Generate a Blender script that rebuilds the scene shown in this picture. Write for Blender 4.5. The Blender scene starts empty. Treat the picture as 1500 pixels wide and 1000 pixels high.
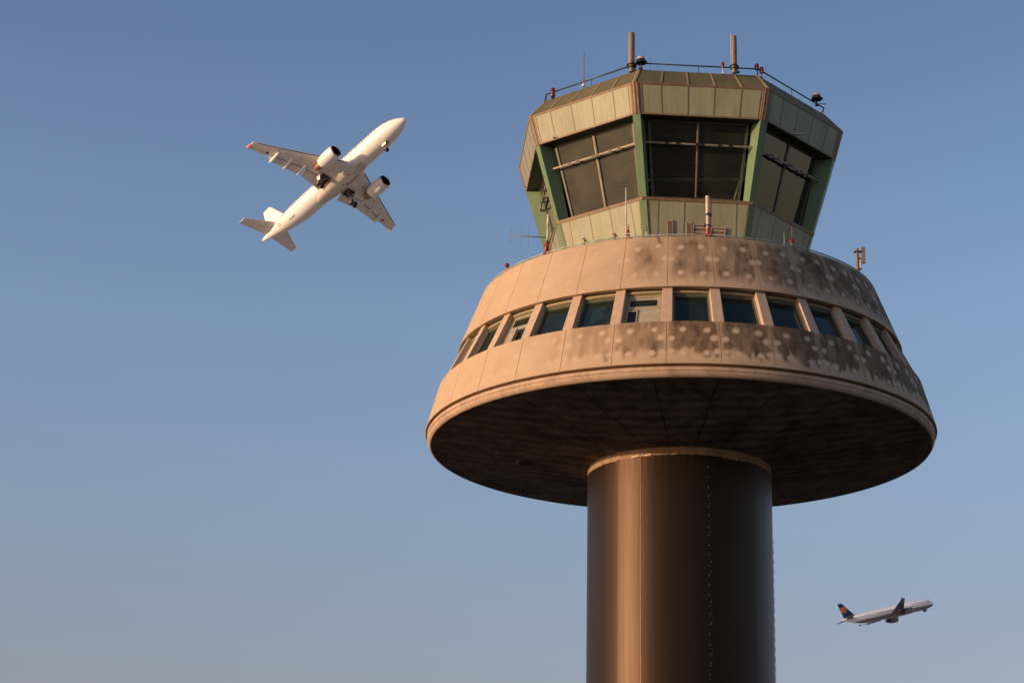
import bpy, bmesh, math, random
from math import radians as R_, sin, cos, pi
from mathutils import Vector, Matrix, noise
random.seed(7)
C = bpy.context.scene
col = C.collection

# ------------------------------------------------------------------ helpers
def tag(o, label=None, cat=None, group=None, kind=None):
    if label: o['label'] = label
    if cat: o['category'] = cat
    if group: o['group'] = group
    if kind: o['kind'] = kind
    return o

def empty(name, loc=(0, 0, 0), label=None, cat=None, group=None):
    o = bpy.data.objects.new(name, None); col.objects.link(o); o.location = loc
    return tag(o, label, cat, group)

class MB:
    """collects geometry for ONE mesh object"""
    def __init__(s): s.v = []; s.f = []; s.sm = []
    def add(s, vs, fs, smooth=False):
        b = len(s.v); s.v += [tuple(p) for p in vs]
        for q in fs: s.f.append([b + i for i in q]); s.sm.append(smooth)
        return s
    def hexa(s, p):        # p: 4 outer (ccw seen from outside) + 4 inner corners
        return s.add(p, [(0, 1, 2, 3), (7, 6, 5, 4), (0, 4, 5, 1), (1, 5, 6, 2), (2, 6, 7, 3), (3, 7, 4, 0)])
    def box(s, c, h):
        x, y, z = c; a, b, d = h
        return s.hexa([(x-a, y-b, z-d), (x+a, y-b, z-d), (x+a, y-b, z+d), (x-a, y-b, z+d),
                       (x-a, y+b, z-d), (x+a, y+b, z-d), (x+a, y+b, z+d), (x-a, y+b, z+d)])
    def loft(s, rings, closed=True, caps=True, smooth=True):
        n = len(rings[0]); vs = [p for r in rings for p in r]; fs = []
        m = n if closed else n - 1
        for i in range(len(rings) - 1):
            for j in range(m):
                k = (j + 1) % n
                fs.append((i*n + j, i*n + k, (i+1)*n + k, (i+1)*n + j))
        s.add(vs, fs, smooth)
        if caps:
            s.add(rings[0], [tuple(range(n))[::-1]]); s.add(rings[-1], [tuple(range(n))])
        return s
    def tube(s, pts, r, n=10, smooth=True, caps=True):
        pts = [Vector(p) for p in pts]
        rs = r if isinstance(r, (list, tuple)) else [r] * len(pts)
        rings = []; ref = None
        for i, p in enumerate(pts):
            a = pts[max(0, i-1)]; b = pts[min(len(pts)-1, i+1)]; t = (b - a)
            if t.length < 1e-9: t = Vector((0, 0, 1))
            t.normalize()
            if ref is None: ref = Vector((1, 0, 0)) if abs(t.x) < .9 else Vector((0, 1, 0))
            u = (ref - t * ref.dot(t)).normalized(); w = t.cross(u); ref = u
            rings.append([p + (u*cos(2*pi*k/n) + w*sin(2*pi*k/n)) * rs[i] for k in range(n)])
        return s.loft(rings, True, caps, smooth)
    def lathe(s, prof, n=32, c=(0, 0, 0), axis='z', caps=True, smooth=True):
        rings = []
        for (r, z) in prof:
            ring = []
            for k in range(n):
                a = 2*pi*k/n
                p = (r*cos(a), r*sin(a), z) if axis == 'z' else (z, r*cos(a), r*sin(a))
                ring.append((p[0]+c[0], p[1]+c[1], p[2]+c[2]))
            rings.append(ring)
        return s.loft(rings, True, caps, smooth)
    def build(s, name, mat, parent=None, loc=None, bevel=0, recalc=True):
        me = bpy.data.meshes.new(name); me.from_pydata(s.v, [], s.f); me.update()
        for p, q in zip(me.polygons, s.sm): p.use_smooth = q
        bm = bmesh.new(); bm.from_mesh(me)
        bmesh.ops.remove_doubles(bm, verts=bm.verts, dist=1e-5)
        if recalc: bmesh.ops.recalc_face_normals(bm, faces=bm.faces)
        for e in bm.edges:
            if len(e.link_faces) == 2 and e.calc_face_angle(0) > .7: e.smooth = False
        bm.to_mesh(me); bm.free()
        me.materials.append(mat)
        o = bpy.data.objects.new(name, me); col.objects.link(o)
        if parent: o.parent = parent
        if loc: o.location = loc
        if bevel:
            m = o.modifiers.new('bevel', 'BEVEL'); m.width = bevel; m.segments = 2; m.limit_method = 'ANGLE'; m.angle_limit = R_(40)
        return o

def pol(a, r, z):          # a in degrees, 0 = towards the camera, + = right
    t = R_(a); return Vector((r*sin(t), -r*cos(t), z))

# ------------------------------------------------------------------ materials
def mat(name, base, rough=.6, metal=0., spec=.5, noise_scale=None, var=.15, tint=None, bump=0., bscale=None,
        stretch=(1, 1, 1), coat=0., dirt=None, dirt_amt=.0, dirt_scale=1.5):
    m = bpy.data.materials.new(name); m.use_nodes = True
    nt = m.node_tree; N = nt.nodes; L = nt.links; b = N['Principled BSDF']
    b.inputs['Base Color'].default_value = (*base, 1); b.inputs['Roughness'].default_value = rough
    b.inputs['Metallic'].default_value = metal; b.inputs['Specular IOR Level'].default_value = spec
    b.inputs['Coat Weight'].default_value = coat
    tc = N.new('ShaderNodeTexCoord'); mp = N.new('ShaderNodeMapping'); mp.inputs['Scale'].default_value = stretch
    L.new(tc.outputs['Object'], mp.inputs['Vector'])
    cur = None
    if noise_scale:
        n = N.new('ShaderNodeTexNoise'); n.inputs['Scale'].default_value = noise_scale; n.inputs['Detail'].default_value = 8
        n.inputs['Roughness'].default_value = .65
        L.new(mp.outputs[0], n.inputs['Vector'])
        r = N.new('ShaderNodeValToRGB'); r.color_ramp.elements[0].position = .3; r.color_ramp.elements[1].position = .7
        lo = tuple(c*(1-var) for c in base); hi = tint if tint else tuple(min(1, c*(1+var)) for c in base)
        r.color_ramp.elements[0].color = (*lo, 1); r.color_ramp.elements[1].color = (*hi, 1)
        L.new(n.outputs['Fac'], r.inputs['Fac']); cur = r.outputs['Color']
    if dirt:
        n2 = N.new('ShaderNodeTexNoise'); n2.inputs['Scale'].default_value = dirt_scale; n2.inputs['Detail'].default_value = 10
        n2.inputs['Roughness'].default_value = .7; L.new(mp.outputs[0], n2.inputs['Vector'])
        mr = N.new('ShaderNodeMapRange'); mr.inputs['From Min'].default_value = .48; mr.inputs['From Max'].default_value = .72
        mr.inputs['To Max'].default_value = dirt_amt
        L.new(n2.outputs['Fac'], mr.inputs['Value'])
        mx = N.new('ShaderNodeMix'); mx.data_type = 'RGBA'; L.new(mr.outputs[0], mx.inputs['Factor'])
        if cur: L.new(cur, mx.inputs['A'])
        else: mx.inputs['A'].default_value = (*base, 1)
        mx.inputs['B'].default_value = (*dirt, 1); cur = mx.outputs['Result']
    if cur: L.new(cur, b.inputs['Base Color'])
    if bump:
        n3 = N.new('ShaderNodeTexNoise'); n3.inputs['Scale'].default_value = bscale or 20; n3.inputs['Detail'].default_value = 6
        L.new(mp.outputs[0], n3.inputs['Vector'])
        bp = N.new('ShaderNodeBump'); bp.inputs['Strength'].default_value = bump; bp.inputs['Distance'].default_value = .02
        L.new(n3.outputs['Fac'], bp.inputs['Height']); L.new(bp.outputs[0], b.inputs['Normal'])
    m['bsdf'] = 1
    return m

def glass_mat(name, tint, refl_rough=.03, boost=1.0, body=(.02, .03, .03), body_amt=.25, ior=1.5):
    """thin window glass: fresnel reflection over tinted see-through with a little dusty film"""
    m = bpy.data.materials.new(name); m.use_nodes = True; nt = m.node_tree; N = nt.nodes; L = nt.links
    N.remove(N['Principled BSDF']); out = N['Material Output']
    tr = N.new('ShaderNodeBsdfTransparent'); tr.inputs[0].default_value = (*tint, 1)
    gl = N.new('ShaderNodeBsdfGlossy'); gl.inputs['Roughness'].default_value = refl_rough; gl.inputs[0].default_value = (boost, boost, boost, 1)
    df = N.new('ShaderNodeBsdfDiffuse'); df.inputs[0].default_value = (*body, 1)
    tc = N.new('ShaderNodeTexCoord'); n = N.new('ShaderNodeTexNoise'); n.inputs['Scale'].default_value = 1.3; n.inputs['Detail'].default_value = 6
    L.new(tc.outputs['Object'], n.inputs['Vector'])
    mr = N.new('ShaderNodeMapRange'); mr.inputs['From Min'].default_value = .3; mr.inputs['From Max'].default_value = .75
    mr.inputs['To Min'].default_value = body_amt*.5; mr.inputs['To Max'].default_value = body_amt*1.5
    L.new(n.outputs['Fac'], mr.inputs['Value'])
    a = N.new('ShaderNodeMixShader'); L.new(mr.outputs[0], a.inputs[0]); L.new(tr.outputs[0], a.inputs[1]); L.new(df.outputs[0], a.inputs[2])
    fr = N.new('ShaderNodeFresnel'); fr.inputs['IOR'].default_value = ior
    bp = N.new('ShaderNodeBump'); bp.inputs['Strength'].default_value = .02; bp.inputs['Distance'].default_value = .02
    n2 = N.new('ShaderNodeTexNoise'); n2.inputs['Scale'].default_value = .9; L.new(tc.outputs['Object'], n2.inputs['Vector'])
    L.new(n2.outputs['Fac'], bp.inputs['Height']); L.new(bp.outputs[0], gl.inputs['Normal'])
    b = N.new('ShaderNodeMixShader'); L.new(fr.outputs[0], b.inputs[0]); L.new(a.outputs[0], b.inputs[1]); L.new(gl.outputs[0], b.inputs[2])
    L.new(b.outputs[0], out.inputs['Surface'])
    return m

CONC = (.50, .37, .25)
def wall_mat():
    """precast concrete: vertex masks carry dirt, deepened for right-side shade, and the pale fixing patches, noise breaks them up"""
    m = bpy.data.materials.new('precast_concrete'); m.use_nodes = True; nt = m.node_tree; N = nt.nodes; L = nt.links; b = N['Principled BSDF']
    b.inputs['Roughness'].default_value = .85; b.inputs['Specular IOR Level'].default_value = .25
    tc = N.new('ShaderNodeTexCoord')
    at = N.new('ShaderNodeAttribute'); at.attribute_name = 'masks'
    sep = N.new('ShaderNodeSeparateColor'); L.new(at.outputs['Color'], sep.inputs[0])
    def nz(sc, det=8, st=(1, 1, 1), rough=.65):
        mp = N.new('ShaderNodeMapping'); mp.inputs['Scale'].default_value = st; L.new(tc.outputs['Object'], mp.inputs['Vector'])
        n = N.new('ShaderNodeTexNoise'); n.inputs['Scale'].default_value = sc; n.inputs['Detail'].default_value = det; n.inputs['Roughness'].default_value = rough
        L.new(mp.outputs[0], n.inputs['Vector']); return n.outputs['Fac']
    def mix(f, a, c):
        x = N.new('ShaderNodeMix'); x.data_type = 'RGBA'
        L.new(f, x.inputs['Factor'])
        for s, k in ((a, 'A'), (c, 'B')):
            if isinstance(s, tuple): x.inputs[k].default_value = (*s, 1)
            else: L.new(s, x.inputs[k])
        return x.outputs['Result']
    def mr(v, a, c, lo=0, hi=1):
        x = N.new('ShaderNodeMapRange'); x.inputs['From Min'].default_value = a; x.inputs['From Max'].default_value = c
        x.inputs['To Min'].default_value = lo; x.inputs['To Max'].default_value = hi; L.new(v, x.inputs['Value']); return x.outputs[0]
    def mul(a, c):
        x = N.new('ShaderNodeMath'); x.operation = 'MULTIPLY'; L.new(a, x.inputs[0])
        if isinstance(c, (int, float)): x.inputs[1].default_value = c
        else: L.new(c, x.inputs[1])
        return x.outputs[0]
    base = mix(mr(nz(.9), .3, .7), tuple(c*.90 for c in CONC), tuple(min(1, c*1.07) for c in CONC))
    base = mix(mr(nz(14, 6), .42, .75, 0, .35), base, tuple(c*.72 for c in CONC))
    dirt = mul(sep.outputs[0], mr(nz(2.6, 10, (1.6, 1.6, .38), .72), .34, .58, .6, 1))
    c1 = mix(mr(nz(1.3, 5, (1.5, 1.5, .3)), .40, .62), (.058, .037, .023), (.125, .076, .038))
    x = mix(mul(dirt, .93), base, c1)
    speck = mul(mul(sep.outputs[0], mr(nz(22, 5), .55, .68)), .35)
    x = mix(speck, x, (.045, .032, .026))
    x = mix(mul(sep.outputs[1], .92), x, (.52, .41, .31))
    x = mix(sep.outputs[2], x, (.06, .042, .034))
    L.new(x, b.inputs['Base Color'])
    bp = N.new('ShaderNodeBump'); bp.inputs['Strength'].default_value = .35; bp.inputs['Distance'].default_value = .012
    L.new(nz(18, 8), bp.inputs['Height']); L.new(bp.outputs[0], b.inputs['Normal'])
    return m

M = {}
M['wall'] = wall_mat()
M['conc'] = mat('concrete_trim', (.49, .36, .26), .85, spec=.25, noise_scale=3, var=.14, bump=.3, bscale=25, dirt=(.16, .10, .065), dirt_amt=.55, dirt_scale=1.6, stretch=(1, 1, .6))
M['pier'] = mat('pier_concrete', (.50, .37, .27), .8, spec=.25, noise_scale=4, var=.10, bump=.15, bscale=30)
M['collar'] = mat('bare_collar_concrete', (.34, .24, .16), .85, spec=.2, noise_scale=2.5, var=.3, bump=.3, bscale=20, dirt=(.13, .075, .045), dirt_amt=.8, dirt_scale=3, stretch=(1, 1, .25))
M['frame'] = mat('window_frame_beige', (.32, .27, .18), .55, noise_scale=6, var=.15)
M['frame_dark'] = mat('window_frame_olive', (.085, .095, .06), .5, noise_scale=5, var=.25)
M['blind'] = mat('pale_blind', (.34, .30, .23), .8, noise_scale=3, var=.25)
M['green_strips'] = mat('pale_green_strips', (.55, .85, .66), .8, noise_scale=3, var=.2)
M['inside'] = mat('interior_dark', (.035, .035, .032), .85, noise_scale=2, var=.3)
M['green'] = mat('green_painted_steel', (.13, .225, .12), .5, noise_scale=2, var=.16, dirt=(.20, .15, .07), dirt_amt=.45, dirt_scale=1.7, stretch=(1, 1, .4))
M['teal'] = mat('teal_painted_steel', (.045, .10, .085), .5, noise_scale=2, var=.2)
M['trim'] = mat('rusty_trim', (.23, .15, .085), .6, noise_scale=3, var=.25, dirt=(.13, .06, .03), dirt_amt=.6, dirt_scale=4)
M['roof'] = mat('roof_sheet', (.135, .12, .055), .6, noise_scale=1.5, var=.2, dirt=(.09, .085, .06), dirt_amt=.5, dirt_scale=2)
M['seamlight'] = mat('roof_seam', (.30, .23, .12), .6, noise_scale=6, var=.2)
M['bar'] = mat('window_bar', (.30, .25, .17), .5, noise_scale=5, var=.3)
M['black'] = mat('black_metal', (.018, .018, .02), .45, noise_scale=5, var=.3)
M['rail'] = mat('dark_rail', (.03, .035, .035), .4, noise_scale=5, var=.3)
M['tealrail'] = mat('pale_green_pipe', (.36, .44, .38), .45, noise_scale=3, var=.25, dirt=(.2, .12, .07), dirt_amt=.6, dirt_scale=5)
M['tube'] = mat('grey_radome', (.21, .165, .125), .55, noise_scale=2, var=.12)
M['white'] = mat('white_rod', (.62, .56, .5), .4, noise_scale=6, var=.1)
M['pink'] = mat('pinkish_radome', (.55, .40, .33), .45, noise_scale=5, var=.15)
M['red'] = mat('red_glass', (.20, .015, .02), .25, noise_scale=8, var=.2)
M['redpaint'] = mat('red_paint', (.36, .07, .04), .5, noise_scale=8, var=.25)
M['steel'] = mat('copper_toned_dome', (.66, .50, .39), .25, metal=.2, noise_scale=6, var=.2)
M['louvre'] = mat('louvre_brown', (.21, .13, .085), .6, noise_scale=6, var=.2)
M['sunblind'] = mat('black_roller_blind', (.010, .0095, .009), .9, noise_scale=2, var=.2)
M['pane'] = glass_mat('drum_window_glass', (.40, .52, .47), .03, .9, (.03, .055, .045), .4, 1.7)
M['dusty_lit_pane'] = glass_mat('dusty_sunlit_cab_glass', (.55, .58, .52), .04, 1.1, (.12, .115, .08), .42, 1.55)  # film is part dust, part lightening for sunlit land reflected on the left
M['cabpane'] = glass_mat('cab_window_glass', (.62, .66, .60), .04, 1.1, (.10, .10, .075), .22)

def panel_mat(name, base, lat=11.0):
    """pressed metal sheet with fine vertical ribs; u runs along the face (UV), streaky dirt"""
    m = mat(name, base, .5, noise_scale=1.6, var=.13, dirt=(base[0]*.75, base[1]*.6, base[2]*.45), dirt_amt=.55, dirt_scale=1.2, stretch=(1, 1, .35))
    nt = m.node_tree; N = nt.nodes; L = nt.links; b = N['Principled BSDF']
    uv = N.new('ShaderNodeUVMap'); uv.uv_map = 'UVMap'
    w = N.new('ShaderNodeTexWave'); w.inputs['Scale'].default_value = 1.55; w.bands_direction = 'X'; w.wave_profile = 'SAW'
    L.new(uv.outputs[0], w.inputs['Vector'])
    bp = N.new('ShaderNodeBump'); bp.inputs['Strength'].default_value = .8; bp.inputs['Distance'].default_value = .02
    L.new(w.outputs['Fac'], bp.inputs['Height']); L.new(bp.outputs[0], b.inputs['Normal'])
    return m
M['panel'] = panel_mat('pale_green_panel', (.285, .30, .205))

def shaft_mat():
    m = mat('dark_metal_cladding', (.013, .0085, .007), .36, metal=.0, spec=.30, noise_scale=1.2, var=.10, stretch=(1, 1, .06))
    nt = m.node_tree; N = nt.nodes; L = nt.links; b = N['Principled BSDF']
    tc = N.new('ShaderNodeTexCoord'); mp = N.new('ShaderNodeMapping'); mp.inputs['Scale'].default_value = (1, 1, .03)
    L.new(tc.outputs['Object'], mp.inputs['Vector'])
    n = N.new('ShaderNodeTexNoise'); n.inputs['Scale'].default_value = 5; n.inputs['Detail'].default_value = 4
    L.new(mp.outputs[0], n.inputs['Vector'])
    r = N.new('ShaderNodeMapRange'); b.inputs['Specular Tint'].default_value = (1.0, .66, .46, 1)
    r.inputs['To Min'].default_value = .36; r.inputs['To Max'].default_value = .45
    L.new(n.outputs['Fac'], r.inputs['Value']); L.new(r.outputs[0], b.inputs['Roughness'])
    bp = N.new('ShaderNodeBump'); bp.inputs['Strength'].default_value = .22; bp.inputs['Distance'].default_value = .02
    L.new(n.outputs['Fac'], bp.inputs['Height']); L.new(bp.outputs[0], b.inputs['Normal'])
    return m
M['shaft'] = shaft_mat()

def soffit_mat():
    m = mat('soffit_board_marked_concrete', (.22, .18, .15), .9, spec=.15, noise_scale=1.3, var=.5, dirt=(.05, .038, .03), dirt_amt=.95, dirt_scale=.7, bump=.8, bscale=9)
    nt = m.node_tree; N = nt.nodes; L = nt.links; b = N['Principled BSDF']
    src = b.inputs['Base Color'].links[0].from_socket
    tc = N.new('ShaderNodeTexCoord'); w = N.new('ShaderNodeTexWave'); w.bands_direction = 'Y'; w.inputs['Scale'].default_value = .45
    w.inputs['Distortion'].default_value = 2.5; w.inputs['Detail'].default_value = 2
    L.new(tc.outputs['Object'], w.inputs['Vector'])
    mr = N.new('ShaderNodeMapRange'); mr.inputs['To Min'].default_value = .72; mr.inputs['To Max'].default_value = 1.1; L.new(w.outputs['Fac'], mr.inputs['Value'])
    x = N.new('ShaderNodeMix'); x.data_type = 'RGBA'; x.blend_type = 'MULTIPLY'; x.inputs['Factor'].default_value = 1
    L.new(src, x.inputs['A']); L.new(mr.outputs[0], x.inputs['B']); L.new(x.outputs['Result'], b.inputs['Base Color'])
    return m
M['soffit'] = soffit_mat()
M['joint'] = mat('dark_joint_mortar', (.05, .035, .028), .9, noise_scale=4, var=.3)

# ------------------------------------------------------------------ setting
g = MB(); GS = 9000; n = 24
g.add([(-GS + 2*GS*i/n, -GS + 2*GS*j/n, 0) for j in range(n+1) for i in range(n+1)],
      [(j*(n+1)+i, j*(n+1)+i+1, (j+1)*(n+1)+i+1, (j+1)*(n+1)+i) for j in range(n) for i in range(n)])
M['ground'] = mat('dry_airfield_ground', (.50, .43, .33), .95, noise_scale=.02, var=.3, dirt=(.36, .32, .22), dirt_amt=.5, dirt_scale=.006, bump=.3, bscale=2)  # off-frame land kept pale to bounce light onto aircraft undersides
tag(g.build('ground', M['ground'], recalc=False), kind='structure')
ap = MB(); ap.add([(-90, -500, .004), (600, -500, .004), (600, 200, .004), (-90, 200, .004)], [(0, 1, 2, 3)])  # unseen dark apron, extent chosen to cut bounce and steer glass reflections
M['apron'] = mat('apron_asphalt', (.045, .039, .033), .9, noise_scale=.4, var=.25, bump=.2, bscale=8)
tag(ap.build('unseen_apron', M['apron'], recalc=False), kind='structure')

# ------------------------------------------------------------------ control tower
tower = empty('control_tower', (0, 0, 0), 'round concrete airport control tower with green glazed octagonal cab on a dark metal shaft', 'control tower')
J0, JS, NJ = -2.5, 11.25, 32

# shaft: sheets of cladding, each bowed a little
RS = 3.25
m = MB(); rings = []
seams = [-51, -40, -23.6, 17.5, 52, 80, 110, 145, 180, 215, 250, 285]
def sheet_r(a):
    a = (a + 51) % 360 - 51
    ss = seams + [309]
    fl = [.20, .38, -.08, .2, .1, .25, .1, .2, .1, .2, .15, .2]
    for i in range(len(ss)-1):
        if ss[i] <= a < ss[i+1]:
            t = (a-ss[i])/(ss[i+1]-ss[i]); w = R_(ss[i+1]-ss[i])*RS
            return RS - min(.03, fl[i % 12]*w*w/(8*RS))*sin(pi*t)
    return RS
N_ = 720
for z in [0, .3, 2, 5, 8, 11, 14, 17, 19, 20.5, 21.3, 21.47]:
    rings.append([pol(k*360/N_, sheet_r(k*360/N_) + (.004*sin(k*.7+z) if z > 21.4 else 0), z) for k in range(N_)])
m.loft(rings, caps=False)
m.build('shaft', M['shaft'], tower)
shaft = bpy.data.objects['shaft']
M['seam'] = mat('seam_metal', (.55, .36, .24), .4, metal=.2, noise_scale=3, var=.3)
for a in (-23.6,):
    s = MB(); s.tube([pol(a, RS+.004, 0), pol(a, RS+.004, 21.45)], .011, 6)
    s.build('seam', M['seam'], shaft)
M['rivet'] = mat('rivet_metal', (.26, .22, .20), .4, metal=.2, noise_scale=9, var=.1)
z = 13.0; k = 0
rnd = random.Random(3)
rv0 = MB().lathe([(.0, -.015), (.015, -.009), (.019, 0), (.015, .009), (0, .015)], 6, caps=False).build('rivet', M['rivet'], shaft); first = True
while z < 21.35:
    for da in (0, 1.0):
        if da and rnd.random() < .6: continue
        p = pol(17.5 + da + rnd.uniform(-.2, .2), RS + .010, z + (.09 if da else 0) + rnd.uniform(-.03, .03))
        r_ = rv0 if first else rv0.copy()
        if not first: col.objects.link(r_); r_.parent = shaft
        first = False; r_.location = p
    z += .335
z = 13.0
while z < 19.2:
    rv = MB(); rv.box(pol(85.0, RS - .001, z), (.006, .02, .05 + rnd.random()*.08)); rv.build('seam_cleat', M['rivet'], shaft); z += .34
# bent ends of the cladding
for a, w in ((-57, 3), (-44, 4), (-30, 5), (-21, 4), (-5, 4), (6, 3)):
    p = [pol(a, RS+.01, 21.46), pol(a+w, RS+.012, 21.45), pol(a+w, RS+.06, 21.50+rnd.uniform(-.02, .03)), pol(a, RS+.015, 21.475)]
    q = [v + Vector((0, 0, .012)) for v in p]
    MB().hexa([*p, *q]).build('cladding_flap', M['seam'], shaft)
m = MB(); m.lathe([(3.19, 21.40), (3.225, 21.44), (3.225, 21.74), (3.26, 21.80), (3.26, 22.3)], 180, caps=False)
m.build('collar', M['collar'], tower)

# soffit (shallow inverted cone) with board joints as real grooves of darker mortar
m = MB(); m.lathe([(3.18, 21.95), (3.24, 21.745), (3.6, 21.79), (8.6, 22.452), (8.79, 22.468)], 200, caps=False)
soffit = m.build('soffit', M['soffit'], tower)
jm = MB()
def sz(r): return 21.79 + (r-3.6)*(22.452-21.79)/5.0 - .004
for k in range(24):
    a = k*15 + 8.7
    for r0, r1 in ((3.4, 5.9), (5.9, 8.55)):
        o = rnd.uniform(-1.5, 1.5)
        w0, w1 = .016, .03
        p = [pol(a+o, r0, sz(r0)), pol(a+o, r1, sz(r1))]
        t = Vector((cos(R_(a)), sin(R_(a)), 0))
        jm.add([p[0]-t*w0, p[0]+t*w0, p[1]+t*w1, p[1]-t*w1], [(0, 1, 2, 3)])
for r in (4.9, 6.6):
    for k in range(16):
        if rnd.random() < .55:
            a0 = k*22.5+8.7; st = 8
            pts = [pol(a0+22.5*i/st, r+rnd.uniform(-.004, .004), sz(r)) for i in range(st+1)]
            for i in range(st):
                d = Vector((pts[i].x, pts[i].y, 0)).normalized()*.011
                jm.add([pts[i]-d, pts[i]+d, pts[i+1]+d, pts[i+1]-d], [(0, 1, 2, 3)])
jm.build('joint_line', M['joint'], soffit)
hx, hy, hz = -5.45, -0.2, 0
hm = MB(); hr = math.hypot(hx, hy); hm.lathe([(.26, sz(hr)-.05), (.30, sz(hr)-.03), (.30, sz(hr)+.1)], 24, (hx, hy, 0))
hm.build('hatch', M['inside'], soffit)

# rim band below the panels
m = MB(); m.lathe([(8.79, 22.463), (8.83, 22.475), (8.885, 22.55), (8.915, 22.64), (8.915, 22.65), (8.895, 22.655), (8.895, 22.668), (8.925, 22.673), (8.93, 22.785), (8.80, 22.79), (8.80, 22.875), (8.6, 22.9)], 360, caps=False)
rim = m.build('rim_band', M['conc'], tower)

# drum walls with panel joints, masks for dirt with right-side shade / pale patches
def smooth(a, b, x):
    t = max(0, min(1, (x-a)/(b-a))); return t*t*(3-2*t)
def drum_wall(name, prof, spots, kind):
    """prof: list of (r,z,v) bottom->top for the face, closed inwards at both ends"""
    cols = []; SUB = 30
    for k in range(NJ):
        a0 = J0 + JS*k
        cols.append((a0-.06, 0)); cols.append((a0-.04, 1)); cols.append((a0+.04, 1)); cols.append((a0+.06, 0))
        for i in range(1, SUB): cols.append((a0 + JS*i/SUB, 0))
    m = MB(); rings = []
    vv = []
    for (r, z, v) in prof:
        rings.append([pol(a, r - (.018 if g_ else 0), z) for a, g_ in cols])
    m.loft(rings, caps=False)
    o = m.build(name, M['wall'], tower)
    me = o.data
    ca = me.color_attributes.new('masks', 'FLOAT_COLOR', 'POINT')
    z0 = min(p[1] for p in prof if p[2] >= 0); z1 = max(p[1] for p in prof)
    rs_ = {}
    for i, vert in enumerate(me.vertices):
        p = vert.co; a = math.degrees(math.atan2(p.x, -p.y)); rr = math.hypot(p.x, p.y)
        v = (p.z-z0)/(z1-z0)
        u = ((a-J0)/JS) % 1.0; pk = math.floor((a-J0)/JS)
        wn = noise.noise(Vector((p.x*1.2, p.y*1.2, p.z*1.2)))
        wn2 = noise.noise(Vector((p.x*3.1+7, p.y*3.1, p.z*2.2)))
        wn3 = noise.noise(Vector((p.x*7+3, p.y*7, p.z*.45)))
        jn = min(u, 1-u)
        if kind == 'low':
            sa = .28*smooth(-34, -20, a) + .25*smooth(-20, -8, a) + .47*smooth(-4, 5, a)
            sa *= 1 - .25*smooth(60, 90, a)
            if a < -100: sa = .5
            sv = smooth(.14, .42, v + wn3*.22)*(1-.15*smooth(.9, 1, v))
            s = sa*sv*(1.5 + .5*wn + .3*wn2 + .85*wn3)*(.25+.75*smooth(.02, .13, jn + wn2*.05))
            if pk == 0: s *= 1.1
            bot = smooth(.16, .03, v)*.12*(.5+wn)
            s = max(s, bot*smooth(-40, 0, a))
        else:
            sa = .20*smooth(-16, -8, a) + .38*smooth(-3, 1, a) + .22*smooth(10, 35, a)  # right-hand rise: real stains plus added darkening for the unlit side
            cx = math.exp(-((a+8.5)/2.8)**2 - ((v-.55)/.25)**2)*.5
            sv = smooth(.05, .35, v+wn3*.1)*(1-.35*smooth(.85, 1, v))
            s = (sa*sv*1.3 + cx)*(.95 + .4*wn + .45*wn2 + .25*wn3)*(.4+.6*smooth(.02, .12, jn))
            s += .07*smooth(-60, -30, a)*max(0, wn+.1)
        sp = 0
        W = JS*pi/180*rr; Hh = 1.62 if kind == 'low' else 2.2
        for j, (su, sv_) in enumerate(spots):
            for off in (-1, 0, 1):
                h = noise.noise(Vector((j*3.7+1, (pk+off)*5.1, 2))); h2 = noise.noise(Vector((j*1.7+9, (pk+off)*2.3, 5)))
                du = (u - (su+off*1.0) + h*.03 )*W
                if off and abs(du) > .5: continue
                dv = (v - sv_ - h2*.035)*Hh
                d = math.hypot(du, dv*1.12)/(.125*(1+.35*h))
                sp = max(sp, smooth(1.12+wn2*.22, .48, d)*(.9+.5*h2))
        vis = smooth(-30, -2, a)*.6 + .4*smooth(-60, -20, a)+.25
        if kind != 'low': vis *= .85
        sp *= vis
        s = max(0, min(1, s))*(1-.85*min(1, sp))
        if v < 0: s = 0; sp = 0
        u_ = ca.data[i]
        u_.color = (s, max(0, min(1, sp)), 0, 1)
    return o
def prof_lin(r0, z0, r1, z1, n, pre, post):
    P = list(pre)
    for i in range(n+1):
        t = i/n; P.append((r0+(r1-r0)*t, z0+(z1-z0)*t, t))
    return P + list(post)
low = drum_wall('lower_wall', prof_lin(9.0, 22.885, 8.575, 24.40, 30, [(8.7, 22.87, 0), (8.985, 22.868, 0)], [(8.56, 24.425, 1), (8.1, 24.43, 1)]),
          [(.31, .80), (.76, .79), (.90, .60), (.10, .585), (.93, .28), (.09, .29), (.31, .25), (.74, .245)], 'low')
upw = drum_wall('upper_wall', prof_lin(7.915, 25.85, 7.13, 27.86, 34, [(7.4, 25.83, 0), (7.90, 25.835, 0)], [(7.10, 27.885, 1), (6.9, 27.89, 1), (6.88, 27.5, 1)]),
          [(.29, .77), (.75, .79), (.93, .55), (.07, .545), (.28, .27), (.76, .26)], 'up')
# terrace deck behind the parapet and interior of the drum
m = MB(); m.lathe([(7.0, 27.5), (3.5, 27.55)], 64, caps=False); m.build('terrace_deck', M['conc'], tower)
m = MB(); m.lathe([(8.5, 24.30), (5.5, 24.30), (5.5, 25.95), (7.7, 25.95)], 64, caps=False); m.build('drum_interior', M['inside'], tower)

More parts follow.
